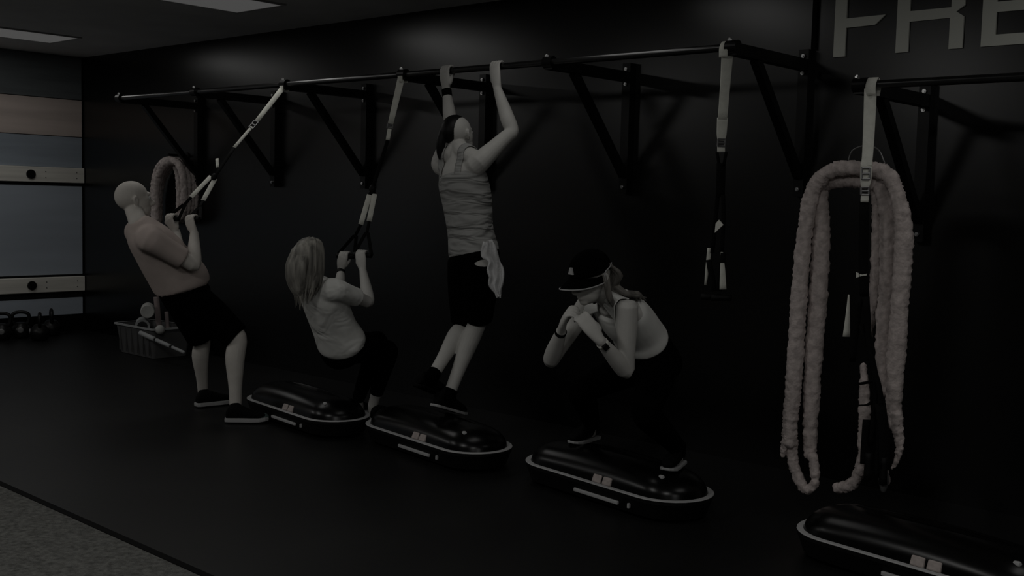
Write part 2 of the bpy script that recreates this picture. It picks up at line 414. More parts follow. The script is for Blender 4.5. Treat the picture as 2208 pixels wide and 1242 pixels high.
HANDS1 = ((2.623, -1.689, 1.315), (2.344, -1.671, 1.315))
t, pt, s = trainer(JX[2], 'pale and black suspension trainer pulled by the man leaning back at left', ((553, 262), (505, 318)), (462, 383),
        (((455, 380), (412, 425)), ((464, 385), (438, 432)))[::-1], HANDS1, ((1, .15, .1), (1, .1, 0)), 0)
flat_strap('strap_tail', [pt(468, 342), pt(469, 361)], .022, M_strap, t)
HANDS2 = ((3.595, -1.064, 1.122), (3.368, -1.018, 1.103))
trainer(JX[3], 'pale and black suspension trainer held by the blonde woman', ((842, 268), (836, 302)), (803, 408),
        (((808, 418), (796, 477)), ((797, 420), (778, 484))), HANDS2, ((1, .3, 0), (1, .3, 0)), 0)

# free trainer hanging at the end of the rig
def hung(px, py, y=-.8): return at(px, py, y=y)
t = thing('suspension_trainer', 'unused suspension trainer hanging straight down from the right end of the long rig', 'suspension trainer', (6.06, -.8, 2.25))
loop_top((6.055, -.8, ZB), t, .05)
flat_strap('anchor_strap', [hung(1569, 112), hung(1564, 180), hung(1558, 258)], [.060, .052, .048], M_strap, t)
flat_strap('strap_adjuster', [hung(1558, 254), hung(1556, 290), hung(1555, 303)], [.056, .050, .036], M_strap, t)
buckle(hung(1556, 300), hung(1555, 316), .036, t)
flat_strap('strap_end', [hung(1555, 314), hung(1555, 328)], .040, M_strap, t)
flat_strap('main_strap', [hung(1546, 328), hung(1551, 358)], .016, M_strapk, t)
flat_strap('main_strap', [hung(1566, 328), hung(1560, 358)], .016, M_strapk, t)
flat_strap('main_strap', [hung(1555, 352), hung(1553, 425)], .046, M_strapk, t, th=.006)
for x0, x1, x2 in ((1548, 1543, 1536), (1559, 1560, 1556)):
    flat_strap('hand_strap', [hung(x0, 420), hung(x1, 470), hung(x2, 545)], .022, M_strapk, t)
bm = bmesh.new(); P = [hung(x, y, -.815) for x, y in ((1550, 474), (1559, 485), (1541, 502), (1543, 482))]
f = [bm.verts.new(p) for p in P]; k = [bm.verts.new(p+V((0, .006, 0))) for p in P]; bm.faces.new(f); bm.faces.new(k[::-1])
for i in range(4): bm.faces.new((f[i], f[(i+1) % 4], k[(i+1) % 4], k[i]))
link('strap_label', bm, M_strap, t)
flat_strap('foot_cradle', [hung(1530, 535), hung(1526, 570), hung(1521, 614)], [.022, .020, .012], M_strap, t)
flat_strap('foot_cradle', [hung(1556, 542), hung(1558, 580), hung(1559, 624)], [.014, .026, .036], M_strap, t)
for a, b in (((1528, 560), (1541, 628)), ((1560, 545), (1550, 628))): flat_strap('hand_strap', [hung(*a), hung(*b)], .03, M_strapk, t)
for c in ((1533, 640), (1555, 642)):
    bm = bmesh.new(); q = hung(*c); tube(bm, [q-_R*.05, q, q+_R*.05], [.017, .016, .017], 14, sub=2, cap=.2); link('handle', bm, M_blackrub, t, True)

# ------------------------------------------------------------------ battle ropes
def strand(t, pts, r, seed, name='rope_strand', M=None):
    P = crom(pts, 18); bm = bmesh.new(); n = len(P); rad = []
    R = cromf(r if isinstance(r, (list, tuple)) else [r]*len(pts), 18)
    for i, p in enumerate(P):
        k = 1+.12*noise.noise(V((i*.45, seed*7.3, 0)))+.04*(1 if i % 2 else -1)
        rad.append((R[i]*k, R[i]*k*.95))
    tube(bm, P, rad, 20, sub=1, cap=.5)
    for v in bm.verts:
        v.co += V((noise.noise(v.co*95), noise.noise(v.co*95+V((9, 0, 0))), noise.noise(v.co*95+V((0, 9, 0)))))*.0045
        v.co += V((noise.noise(v.co*38), noise.noise(v.co*38+V((9, 0, 0))), noise.noise(v.co*38+V((0, 9, 0)))))*.006
    return link(name, bm, M or M_rope, t, True)
def h2(px, py, y): return at(px, py, y=y)
t = thing('battle_rope', 'big dusty pink sleeved battle rope looped over a strap at the right', 'battle rope', (6.8, -.8, 1.7))
Y0 = -.86
def rs(dy, pts, r, seed, name='rope_strand'): return strand(t, [h2(x, y, Y0+dy) for x, y in pts], r, seed, name)
rs(0, ((1702, 960), (1704, 905), (1711, 830), (1718, 720), (1726, 600), (1737, 490), (1756, 405), (1800, 366), (1866, 364), (1915, 378), (1938, 430), (1949, 510), (1940, 660), (1930, 800), (1926, 920)), [.034, .037]+[.038]*3+[.036]*2+[.034]*4+[.040]*3+[.030], 1)
rs(.06, ((1746, 985), (1748, 900), (1754, 780), (1764, 640), (1771, 500), (1770, 410), (1805, 390), (1860, 390), (1900, 406), (1914, 480), (1913, 600), (1906, 720), (1904, 850)), [.028, .036, .042, .044, .043, .036]+[.034]*3+[.036]*3+[.030], 2)
rs(.02, ((1706, 950), (1712, 1005), (1736, 1054), (1757, 1038), (1752, 980)), [.030, .027, .024, .020, .026], 3)
rs(-.01, ((1700, 940), (1692, 960), (1687, 985)), [.028, .018, .007], 4, 'frayed_end')
rs(.10, ((1775, 425), (1790, 388), (1830, 376), (1880, 395), (1891, 440), (1891, 520), (1886, 620), (1876, 700), (1870, 738)), [.02, .03, .03, .026, .024, .024, .024, .020, .012], 5)
rs(.06, ((1862, 785), (1864, 850), (1864, 930), (1858, 1000), (1838, 1043), (1802, 1053)), [.012, .024, .027, .025, .027, .026], 6)
rs(-.01, ((1930, 890), (1938, 940), (1938, 980), (1924, 1012)), [.030, .022, .015, .005], 7, 'frayed_end')
rs(.03, ((1900, 1010), (1908, 1030), (1912, 1045)), [.020, .024, .012], 8, 'frayed_end')
bm = bmesh.new(); tube(bm, [h2(x, y, -.83) for x, y in ((1828, 352), (1838, 325), (1866, 314), (1893, 322), (1908, 352))], [.004]*5, 8); link('hanging_wire', bm, M_buckle, t, True)

t = thing('suspension_trainer', 'suspension trainer holding up the big dusty pink rope at right', 'suspension trainer', (6.82, -.8, 2.03))
loop_top((6.835, -.8, ZB2), t, .05)
flat_strap('anchor_strap', [h2(1877, 192, -.81), h2(1875, 250, -.84), h2(1871, 330, -.90), h2(1868, 356, -.925)], [.058, .056, .05, .048], M_strap, t)
flat_strap('strap_adjuster', [h2(1868, 350, -.925), h2(1867, 385, -.925), h2(1865, 405, -.925)], [.052, .052, .036], M_strap, t)
buckle(h2(1867, 362, -.932), h2(1867, 386, -.932), .036, t); buckle(h2(1865, 404, -.925), h2(1865, 420, -.925), .034, t)
flat_strap('strap_end', [h2(1865, 418, -.925), h2(1864, 436, -.925)], .036, M_strap, t)
flat_strap('main_strap', [h2(1864, 434, -.92), h2(1862, 560, -.93), h2(1864, 640, -.93)], .044, M_strapk, t)
bm = bmesh.new(); P = [h2(x, y, -.945) for x, y in ((1846, 587), (1858, 592), (1868, 590), (1868, 594), (1858, 595), (1846, 599))]
f = [bm.verts.new(p) for p in P]; k = [bm.verts.new(p+V((0, .006, 0))) for p in P]; bm.faces.new(f); bm.faces.new(k[::-1])
for i in range(6): bm.faces.new((f[i], f[(i+1) % 6], k[(i+1) % 6], k[i]))
link('strap_label', bm, M_strap, t)
flat_strap('foot_cradle', [h2(1830, 635, -.93), h2(1828, 680, -.93), h2(1825, 726, -.93)], [.006, .020, .034], M_strap, t)
for pts, wd in ([((1855, 640), (1845, 720), (1838, 780)), .03], [((1868, 640), (1874, 740), (1890, 830), (1886, 900), (1878, 960)), .03],
                [((1858, 700), (1876, 770), (1898, 850), (1895, 940), (1892, 1030)), .026], [((1852, 828), (1885, 822)), .032],
                [((1852, 874), (1876, 870), (1896, 840)), .016], [((1872, 905), (1868, 960), (1866, 1000)), .05], [((1898, 870), (1906, 940), (1908, 1010)), .05]):
    flat_strap('hand_strap', [h2(x, y, -.955) for x, y in pts], wd, M_strapk, t, th=.006)
for c in ((1872, 1005), (1905, 1015)):
    bm = bmesh.new(); q = h2(*c, -.95); tube(bm, [q-V((0, 0, .06)), q, q+V((0, 0, .06))], [.019, .017, .019], 14, sub=2, cap=.2); link('handle', bm, M_blackrub, t, True)
bm = bmesh.new(); q = h2(1906, 1035, -.93); tube(bm, [q+V((0, 0, .03)), q, q-V((0, 0, .05))], [.02, .024, .012], 14, sub=3); link('handle_cap', bm, M_towel, t, True).data.materials[0] = M_buckle

t = thing('battle_rope', 'coiled dusty pink rope hung on the wall behind the bald man', 'battle rope', (-.1, -.1, 1.55))
for i, (o, y, rr) in enumerate(((0, -.10, .036), (9, -.18, .034), (18, -.13, .034), (27, -.08, .034), (34, -.05, .032))):
    c = [(334+o*.3, 486-o*.3), (332+o*.35, 430), (335+o*.5, 385), (350+o*.7, 352+o*.1), (374+o*.75, 348+o*.1), (386+o*.95, 380), (388+o*.95, 430), (384+o*.8, 464), (362+o*.6, 480-o*.1)]
    strand(t, [at(px, py, y=y) for px, py in c], rr, 20+i)
bm = bmesh.new(); q = at(409, 340, y=-.05); rod(bm, (q.x-.12, -.001, q.z+.02), (q.x-.12, -.2, q.z+.02), .012, 12); rod(bm, (q.x-.12, -.001, q.z+.02), (q.x-.12, -.012, q.z+.02), .035, 16); tag(link('wall_hook', bm, M_iron), 'black wall hook carrying the coiled rope behind the bald man', 'hook')

# ------------------------------------------------------------------ crate of rollers by the back wall
CX, CY = -.16, -.36
t = thing('storage_crate', 'grey plastic crate of foam rollers on the floor by the black wall', 'crate', (CX, CY, 0))
def rect(hx, hy, z, r=.03, n=4):
    out = []
    for (sx, sy), a0 in zip(((1, 1), (-1, 1), (-1, -1), (1, -1)), (0, 90, 180, 270)):
        for k in range(n+1):
            a = math.radians(a0+90*k/n); out.append((CX+sx*(hx-r)+r*math.cos(a), CY+sy*(hy-r)+r*math.sin(a), z))
    return out
bm = bmesh.new(); stack(bm, [rect(.29, .17, .004), rect(.33, .20, .27), rect(.325, .195, .27), rect(.285, .165, .012)]); link('crate_body', bm, M_crate, t)
bm = bmesh.new(); stack(bm, [rect(.325, .195, .262), rect(.345, .215, .262), rect(.345, .215, .277), rect(.325, .195, .277)], False, False); link('crate_rim', bm, M_stick, t)
bm = bmesh.new()
for k in range(6):
    x = CX-.25+.1*k; box(bm, (x-.006, CY-.199, .03), (x+.006, CY-.186, .25))
link('crate_rib', bm, M_crate, t)['kind'] = 'stuff'
def roller(a, b, r, label, M, hollow=0, name='foam_roller', cat='foam roller'):
    bm = bmesh.new(); a, b = V(a), V(b); ax = (b-a).normalized(); s = ax.orthogonal().normalized(); u = ax.cross(s); n = 24
    def ring(p, rr): return [p+s*rr*math.cos(2*math.pi*k/n)+u*rr*math.sin(2*math.pi*k/n) for k in range(n)]
    if hollow: stack(bm, [ring(a+ax*.01, hollow), ring(a, hollow), ring(a, r), ring(b, r), ring(b, hollow), ring(b-ax*.01, hollow), ring(a+ax*.01, hollow)], False, False)
    else: stack(bm, [ring(a+ax*.004, r*.3), ring(a, r*.9), ring(a+ax*.008, r), ring(b-ax*.008, r), ring(b, r*.9), ring(b-ax*.004, r*.3)])
    return tag(link(name, bm, M, None, False), label, cat)
q = at(307, 704, y=-.47); dv = V((-.20, .12, 0))
roller(q, q+dv, .066, 'dark hollow foam roller with a pale ring end in the crate', M_stick, .046)
q = at(318, 672, y=-.47)
roller(q, q+dv, .062, 'solid white foam roller lying on top of the crate', M_foam)
q = at(337, 640, y=-.26)
roller(q, V((q.x+.05, -.24, .03)), .026, 'slim pinkish roller standing upright behind the white one in the crate', M_foampk)
q = at(359, 672, y=-.225)
roller(q, V((q.x+.03, -.215, .03)), .018, 'thin pinkish stick roller standing at the back of the crate', M_foampk)
bm = bmesh.new(); ell(bm, at(345, 711, y=-.50), (.042,)*3)
tag(link('massage_ball', bm, M_foam, None, True), 'pale massage ball at the front of the crate', 'ball')
t = thing('massage_stick', 'banded grey massage stick slanting down across the front of the crate', 'massage stick', at(358, 735, y=-.60))
A, B = at(303, 718, y=-.60), at(397, 760, y=-.585)
for k, (u0, u1) in enumerate(((0, .32), (.38, .68), (.74, 1))):
    bm = bmesh.new(); tube(bm, [A.lerp(B, u0), A.lerp(B, u1)], [.022-.004*k]*2, 12, sub=1, cap=.4); link('roller_segment', bm, M_stick, t, True)
bm = bmesh.new(); rod(bm, A.lerp(B, .02), A.lerp(B, .98), .009, 10); link('core', bm, M_blackrub, t)

# ------------------------------------------------------------------ kettlebells by the left wall
KB = []
for (px, xx, rz, label) in ((4, -1.9, 64, 'black kettlebell cut by the left edge of the frame'), (45, -1.92, 64, 'black kettlebell facing us with its handle open, by the plank wall'),
                    (86, -1.66, -26, 'black kettlebell seen edge-on, between two others by the plank wall'), (111, -1.94, -22, 'black kettlebell nearest the corner of the two walls')):
    p = at(px, 722, x=xx); p = V((xx, p.y, 0))
    t = thing('kettlebell', label, 'kettlebell', p, 'kettlebells along the plank wall')
    T = Matrix.Translation(p) @ Matrix.Rotation(math.radians(rz), 4, 'Z')
    bm = bmesh.new(); tube(bm, [(0, 0, .004), (0, 0, .02), (0, 0, .09), (0, 0, .155)], [.06, .082, .092, .05], 20, (1, 0, 0), 4, cap=.1); bmesh.ops.transform(bm, matrix=T, verts=bm.verts[:]); link('bell', bm, M_iron, t, True)
    bm = bmesh.new(); tube(bm, [(-.055, 0, .13), (-.078, 0, .19), (-.066, 0, .245), (0, 0, .262), (.066, 0, .245), (.078, 0, .19), (.055, 0, .13)], [.017]*7, 12, (0, 1, 0), 4); bmesh.ops.transform(bm, matrix=T, verts=bm.verts[:]); link('handle', bm, M_iron, t, True)
    bm = bmesh.new(); tube(bm, [(0, -.085, .09), (0, -.094, .09)], [.03, .028], 16, (1, 0, 0), 1, cap=.1); bmesh.ops.transform(bm, matrix=T, verts=bm.verts[:]); link('weight_plate', bm, M_buckle, t)

# ------------------------------------------------------------------ people
def unit(v): v = V(v); return v.normalized()
def perp(v, a): v = V(v); a = unit(a); return unit(v-a*v.dot(a))
def grip_hand(bm, c, a, wr, pal, r, thumb=1, sc=1.0):
    """a hand closed round a bar: c bar centre, a bar axis, wr wrist, pal side of the bar the palm is on, thumb sign along a"""
    c, a, wr = V(c), unit(a), V(wr)
    e1 = wr-c; e1 = unit(e1-a*e1.dot(a)); e2 = V(pal); e2 = unit(e2-a*e2.dot(a)-e1*e2.dot(e1))
    fr = .0088*sc; R = r+fr+.001
    def pol(phi, rr=R): return e1*math.cos(phi)*rr+e2*math.sin(phi)*rr
    pk = math.radians(75); K = c+pol(pk, R*1.12)
    mid = wr.lerp(K, .55)+e2*.004
    tube(bm, [wr, mid, K], [(.027*sc, .021*sc), (.040*sc, .017*sc), (.041*sc, .012*sc)], 16, a, 4, cap=.5)
    for k, (L, f) in enumerate(((.070, 1), (.082, 1.02), (.078, 1), (.060, .88))):
        off = a*thumb*(.031-.0207*k)*sc; n = 7; pts = []; rad = []
        for i in range(n):
            u = i/(n-1); phi = pk-.25+(L*sc/R)*min(1, 3.9*R/(L*sc))*u
            pts.append(c+off+pol(phi, R*(1.06-.04*u))); rad.append(fr*f*(1.06-.22*u+(.05 if i in (2, 4) else 0)))
        tube(bm, pts, rad, 10, None, 2, cap=.8)
    tb = wr.lerp(K, .35)+a*thumb*.030*sc-e2*.004
    tube(bm, [tb, tb.lerp(c, .45)+a*thumb*.020*sc+e1*.012*sc, c+a*thumb*.030*sc+pol(math.radians(-20), R*1.08), c+a*thumb*.020*sc+pol(math.radians(-75), R*1.03), c+a*thumb*.012*sc+pol(math.radians(-115), R)],
         [.016*sc, .0135*sc, .0115*sc, .0105*sc, .0085*sc], 10, None, 3, cap=.8)
def head(bm, c, fwd, up, s=1.0, fem=False):
    fwd = unit(fwd); up = perp(up, fwd); sd = fwd.cross(up); M = basis(sd, fwd, up); c = V(c)
    def L(x, y, z): return c+(sd*x+fwd*y+up*z)*s
    ell(bm, L(0, -.012, .030), (.076*s, .097*s, .088*s), M)
    ell(bm, L(0, .022, -.005), (.069*s, .072*s, .085*s), M)
    ell(bm, L(0, .030, -.052), ((.054 if fem else .060)*s, .060*s, .056*s), M)
    ell(bm, L(0, .066, -.086), (.026*s, .022*s, .020*s), M, 12, 10)                         # chin
    tube(bm, [L(0, .088, .018), L(0, .104, -.008), L(0, .113, -.026), L(0, .096, -.036)], [.008*s, .011*s, .015*s, .010*s], 10, sub=3)   # nose
    for k in (-1, 1): ell(bm, L(k*.012, .096, -.032), (.009*s,)*3, None, 8, 6)
    tube(bm, [L(-.036, .078, .034), L(0, .093, .033), L(.036, .078, .034)], [.009*s, .011*s, .009*s], 8, sub=3)                       # brow
    tube(bm, [L(-.024, .080, -.056), L(0, .092, -.054), L(.024, .080, -.056)], [.005*s, .0075*s, .005*s], 8, sub=3)                   # lips
    tube(bm, [L(-.022, .079, -.066), L(0, .090, -.066), L(.022, .079, -.066)], [.005*s, .0075*s, .005*s], 8, sub=3)
    for k in (-1, 1):                                                                                                           # ears
        tube(bm, [L(k*.074, -.006, -.026), L(k*.083, -.018, -.008), L(k*.086, -.026, .014), L(k*.082, -.014, .030), L(k*.076, -.002, .018)], [.007*s, .008*s, .008*s, .007*s, .006*s], 8, sub=3)
        ell(bm, L(k*.079, -.010, .002), (.006*s, .014*s, .024*s), M, 12, 8)
    return L
def eyes(L, parent, s=1.0):
    for k in (-1, 1):
        bm = bmesh.new(); ell(bm, L(k*.031, .081, .012), (.0125*s,)*3, None, 16, 12); link('eye', bm, M_eye, parent, True)
def arm(bm, sh, el, wr, s=1.0, grow=0.0, inner=None):
    sh, el, wr = V(sh), V(el), V(wr)
    if inner is not None: tube(bm, [V(inner), V(inner).lerp(sh, .6), sh, sh.lerp(el, .3), sh.lerp(el, .6)], [.06*s, .066*s, .062*s, .055*s, .045*s], 18, None, 3, cap=.6)
    tube(bm, [sh, sh.lerp(el, .35), sh.lerp(el, .8), el, el.lerp(wr, .3), el.lerp(wr, .75), wr],
         [r*s+grow for r in (.056, .052, .043, .041, .044, .033, .026)], 16, None, 3, cap=.6)
def leg(bm, hip, kn, an, s=1.0, grow=0.0, upto=None):
    hip, kn, an = V(hip), V(kn), V(an)
    back = (hip.lerp(an, .5)-kn); back = back.normalized()*.014 if back.length > .01 else V((0, 0, 0))
    pts = [hip, hip.lerp(kn, .3), hip.lerp(kn, .75), kn, kn.lerp(an, .28)+back, kn.lerp(an, .7)+back*.4, an]; rad = [r*s+grow for r in (.092, .086, .066, .055, .058, .041, .036)]
    if upto:
        pts[6] = kn.lerp(an, upto)+back*.3; pts[5] = pts[4].lerp(pts[6], .6); rad[5] = .047*s+grow; rad[6] = (.041 if upto < .8 else .038)*s+grow
    tube(bm, pts, rad, 18, None, 4, cap=.6)
def torso(bm, pel, nk, sL, sR, hL, hR, rings, grow=0.0, cap=.5, bend=(0, 0, 0), seg=28):
    """rings: (fraction pelvis->neck, side radius, depth radius, shift towards the front)"""
    pel, nk = V(pel), V(nk); s0 = unit(V(hR)-V(hL)); s1 = unit(V(sR)-V(sL)); ax = unit(nk-pel); fr = perp(ax.cross(s0.lerp(s1, .5)), ax)
    pts = []; rad = []
    for u, a, b, sh in rings:
        pts.append(pel.lerp(nk, u)+fr*sh+V(bend)*(4*u*(1-u))); rad.append((a+grow, b+grow))
    f0 = rings[0][0]; f1 = rings[-1][0]
    tube(bm, pts, rad, seg, lambda v: s0.lerp(s1, max(0, min(1, f0+(f1-f0)*v))), 4, cap)
    return fr
def shoe(parent, heel, toe, up, M=M_shoe, Ms=M_sole, ankle=None, W=.044, toecap=None, st=.024):
    heel, toe = V(heel), V(toe); y = unit(toe-heel); up = perp(up, y); x = y.cross(up); L = (toe-heel).length
    prof = ((0, .022, .050), (.06, .031, .078), (.2, .034, .092), (.38, .036, .085), (.58, .043, .062), (.8, .044, .046), (.93, .034, .036), (1, .016, .024))
    bm = bmesh.new(); R = []
    for t, hw, h in prof:
        p = heel+y*L*t; k = hw/.044*W; ring = []
        for i in range(16):
            a = 2*math.pi*i/16; ca, sa = math.cos(a), math.sin(a)
            ring.append(bm.verts.new(p+x*k*math.copysign(abs(ca)**.75, ca)+up*(.016+(h/2)*(1+math.copysign(abs(sa)**.8, sa)))))
        R.append(ring)
    for a, b in zip(R[:-1], R[1:]):
        for i in range(16): bm.faces.new((a[i], a[(i+1) % 16], b[(i+1) % 16], b[i]))
    bm.faces.new(R[0]); bm.faces.new(R[-1])
    if ankle is not None:
        q = heel+y*L*.22+up*.07; tube(bm, [q, q.lerp(V(ankle), .5), q.lerp(V(ankle), .75)], [(.036, .042), (.036, .040), (.038, .041)], 16, x, 2, cap=.2)
    so = bake('shoe', bm, M, parent, .006, 3)
    bm = bmesh.new(); o = []
    for t, hw, h in prof: o.append((t, hw/.044*W+.005))
    outl = [(-k, t) for t, k in o]+[(k, t) for t, k in reversed(o)]
    lo = [heel+x*a+y*(L*(t*1.03-.015))+up*(0.0+.018*max(0, (t-.75))*2) for a, t in outl]; hi = [p+up*st for p in lo]
    stack(bm, [lo, [p+up*st*.5+(p-heel-y*L*.5)*.012 for p in lo], hi]); link('sole', bm, Ms, so)
    if toecap:
        bm = bmesh.new(); p = heel+y*L*.86+up*.030; ell(bm, p, (W*.86, L*.17, .024), basis(x, y, up), 18, 12); link('toe_cap', bm, toecap, so, True)
    return so
def strap_on(body, parent, pts, w, M, name='shoulder_strap'):
    """flat strap laid on the body surface"""
    P = crom(pts, 8); bm = bmesh.new(); rows = []
    for i, p in enumerate(P):
        t = unit(P[min(i+1, len(P)-1)]-P[max(i-1, 0)]); s = perp(STRAP_SIDE, t)
        rows.append([bm.verts.new(p+s*w*(k/4-.5)) for k in range(5)])
    for a, b in zip(rows[:-1], rows[1:]):
        for k in range(4): bm.faces.new((a[k], a[k+1], b[k+1], b[k]))
    o = link(name, bm, M, parent, True)
    sw = o.modifiers.new('wrap', 'SHRINKWRAP'); sw.target = body; sw.wrap_method = 'NEAREST_SURFACEPOINT'; sw.wrap_mode = 'ABOVE_SURFACE'; sw.offset = .005
    so = o.modifiers.new('thickness', 'SOLIDIFY'); so.thickness = .004; so.offset = 1
    return o
def band(name, p, ax, r, h, M, parent):
    bm = bmesh.new(); p = V(p); ax = unit(ax); tube(bm, [p-ax*h/2, p+ax*h/2], [r, r], 20, None, 1, cap=.1); return link(name, bm, M, parent, True)

# ---- the bald man leaning back at the left
P = {k: V(v) for k, v in dict(head=(2.40, -1.985, 1.430), neck=(2.505, -2.010, 1.285), shR=(2.700, -2.034, 1.190), shL=(2.344, -1.925, 1.226), elR=(2.789, -1.785, 1.029), wrR=(2.661, -1.702, 1.232),
    elL=(2.545, -1.749, 1.068), wrL=(2.379, -1.665, 1.231), pel=(2.535, -1.690, .825), hipR=(2.632, -1.705, .812), hipL=(2.437, -1.675, .818),
    knR=(2.870, -1.509, .549), knL=(2.404, -1.478, .474), anR=(2.905, -1.545, .112), anL=(2.300, -1.405, .105)).items()}
man = thing('person', 'bald man in a dusty pink t-shirt and black shorts leaning back on pulled straps', 'person', (2.6, -1.5, 0))
bm = bmesh.new()
L = head(bm, P['head'], (.18, .97, .12), (.02, -.14, 1), 1.10)
tube(bm, [P['neck']-V((0, -.01, .05)), P['neck'], P['head']+V((0, -.01, -.03))], [.075, .060, .055], 18)
RT = ((-.12, .13, .12, 0), (0, .165, .135, 0), (.3, .165, .145, .01), (.6, .18, .14, .01), (.82, .185, .115, 0), (.95, .12, .085, 0), (1.02, .06, .06, 0))
torso(bm, P['pel'], P['neck'], P['shL'], P['shR'], P['hipL'], P['hipR'], RT, -.012)
arm(bm, P['shR'], P['elR'], P['wrR'], 1.05); arm(bm, P['shL'], P['elL'], P['wrL'], 1.05)
leg(bm, P['hipR'], P['knR'], P['anR'], 1.1); leg(bm, P['hipL'], P['knL'], P['anL'], 1.0)
for an in ('anR', 'anL'): tube(bm, [P[an], P[an]-V((0, 0, .05))], [.035, .034], 12)
grip_hand(bm, HANDS1[0], (1, .15, .1), P['wrR'], (0, -1, -.4), .017, -1, 1.05)
grip_hand(bm, HANDS1[1], (1, .1, 0), P['wrL'], (0, -1, -.4), .017, 1, 1.05)
bake('body', bm, M_skinA, man, .005, 4); eyes(L, man, 1.10)
bm = bmesh.new()
RS = ((.09, .168, .160, .012), (.13, .190, .176, .018), (.22, .192, .174, .018), (.40, .184, .158, .012), (.6, .185, .145, .01), (.82, .19, .12, 0), (.95, .125, .09, 0), (1.0, .085, .075, 0))
torso(bm, P['pel'], P['neck'], P['shL'], P['shR'], P['hipL'], P['hipR'], RS, .010)
for sh, el in (('shR', 'elR'), ('shL', 'elL')):
    inn = P['pel'].lerp(P['neck'], .80).lerp(P[sh], .35)
    tube(bm, [inn, inn.lerp(P[sh], .55), P[sh], P[sh].lerp(P[el], .35), P[sh].lerp(P[el], .74)], [.095, .094, .083, .073, .070], 20, cap=.15)
bake('t_shirt', bm, M_shirt1, man, .008, 12)
bm = bmesh.new()
torso(bm, P['pel'], P['neck'], P['shL'], P['shR'], P['hipL'], P['hipR'], ((-.18, .12, .12, 0), (-.08, .18, .15, 0), (.05, .180, .150, 0), (.24, .170, .145, .01)), .004)
for h, k, e in (('hipR', 'knR', .97), ('hipL', 'knL', .95)):
    tube(bm, [P[h], P[h].lerp(P[k], .4), P[h].lerp(P[k], .8), P[h].lerp(P[k], e)], [.112, .112, .098, .094], 20, cap=.1)
bake('shorts', bm, M_black, man, .009, 4)
shoe(man, at(487, 908, z=.012), at(578, 908, z=.012), (0, 0, 1), ankle=P['anR'], toecap=M_shoetoe)
d = V((.10, .99, 0)); hl = at(424, 876, z=.012); shoe(man, hl, hl+d*.285, (0, 0, 1), ankle=P['anL'])

# ---- the blonde woman squatting on the straps
P = {k: V(v) for k, v in dict(head=(3.715, -1.600, 1.113), neck=(3.672, -1.513, .963), shR=(3.830, -1.475, .935), shL=(3.498, -1.393, .955), elR=(3.800, -1.185, .845), wrR=(3.649, -1.106, 1.030),
    elL=(3.460, -1.138, .880), wrL=(3.338, -1.030, 1.010), pel=(3.606, -1.223, .553), hipR=(3.694, -1.250, .544), hipL=(3.518, -1.196, .532), knR=(3.613, -.838, .488), anR=(3.495, -.875, .100),
    knL=(3.431, -.769, .528), anL=(3.299, -.833, .115)).items()}
wom = thing('person', 'blonde woman in a light grey top seen from behind, squatting and pulling straps', 'person', (3.5, -1.0, 0))
bm = bmesh.new()
L = head(bm, P['head'], (-.22, .97, .10), (0, -.15, 1), .94, True)
tube(bm, [P['neck']-V((0, -.02, .05)), P['neck'], P['head']+V((0, -.02, -.04))], [.06, .047, .045], 16)
RT = ((-.14, .12, .11, 0), (0, .16, .125, 0), (.35, .125, .10, 0), (.62, .145, .105, .01), (.84, .155, .09, 0), (.95, .10, .07, 0), (1.02, .05, .05, 0))
torso(bm, P['pel'], P['neck'], P['shL'], P['shR'], P['hipL'], P['hipR'], RT, -.008)
arm(bm, P['shR'], P['elR'], P['wrR'], .88); arm(bm, P['shL'], P['elL'], P['wrL'], .88)
leg(bm, P['hipR'], P['knR'], P['anR'], .92); leg(bm, P['hipL'], P['knL'], P['anL'], .92)
for an in ('anR', 'anL'): tube(bm, [P[an], P[an]-V((.01, -.02, .055))], [.032, .03], 12)
grip_hand(bm, HANDS2[0], (1, .3, 0), P['wrR'], (0, -1, -.3), .017, -1, .92)
grip_hand(bm, HANDS2[1], (1, .3, 0), P['wrL'], (0, -1, -.3), .017, 1, .92)
bake('body', bm, M_skinB, wom, .005, 4); eyes(L, wom, .94)
bm = bmesh.new()
RS = ((.02, .165, .130, .0), (.08, .176, .140, .0), (.3, .156, .125, 0), (.62, .160, .12, .008), (.84, .158, .095, 0), (.95, .108, .075, 0), (1.0, .075, .065, 0))
torso(bm, P['pel'], P['neck'], P['shL'], P['shR'], P['hipL'], P['hipR'], RS, .009)
for sh, el in (('shR', 'elR'), ('shL', 'elL')):
    inn = P['pel'].lerp(P['neck'], .82).lerp(P[sh], .35)
    tube(bm, [inn, inn.lerp(P[sh], .55), P[sh], P[sh].lerp(P[el], .35), P[sh].lerp(P[el], .66)], [.080, .078, .070, .062, .058], 20, cap=.15)
bake('top', bm, M_shirt2, wom, .007, 12)
bm = bmesh.new()
torso(bm, P['pel'], P['neck'], P['shL'], P['shR'], P['hipL'], P['hipR'], ((-.16, .10, .11, 0), (-.06, .17, .14, -.01), (.05, .165, .128, 0), (.12, .155, .115, 0)), .004)
for h, k, a, e in (('hipR', 'knR', 'anR', .74), ('hipL', 'knL', 'anL', .98)): leg(bm, P[h], P[k], P[a], .97, .006, e)
bake('leggings', bm, M_black, wom, .008, 4)
for hl, dd in ((at(800, 909, z=.012), (.25, .97, 0)), (V((3.27, -.90, .012)), (.05, 1, 0))): shoe(wom, hl, hl+V(dd)*.235, (0, 0, 1), W=.038)
band('wrist_band', P['wrL'].lerp(P['elL'], .12), P['wrL']-P['elL'], .029, .03, M_blackrub, wom)
bm = bmesh.new(); c = P['head']+V((.018, .010, 0)); fw = unit((-.22, .97, .05)); up = V((0, 0, 1)); sd = fw.cross(up)
ell(bm, c+V((0, -.012, .028)), (.083, .106, .098), basis(sd, fw, up))
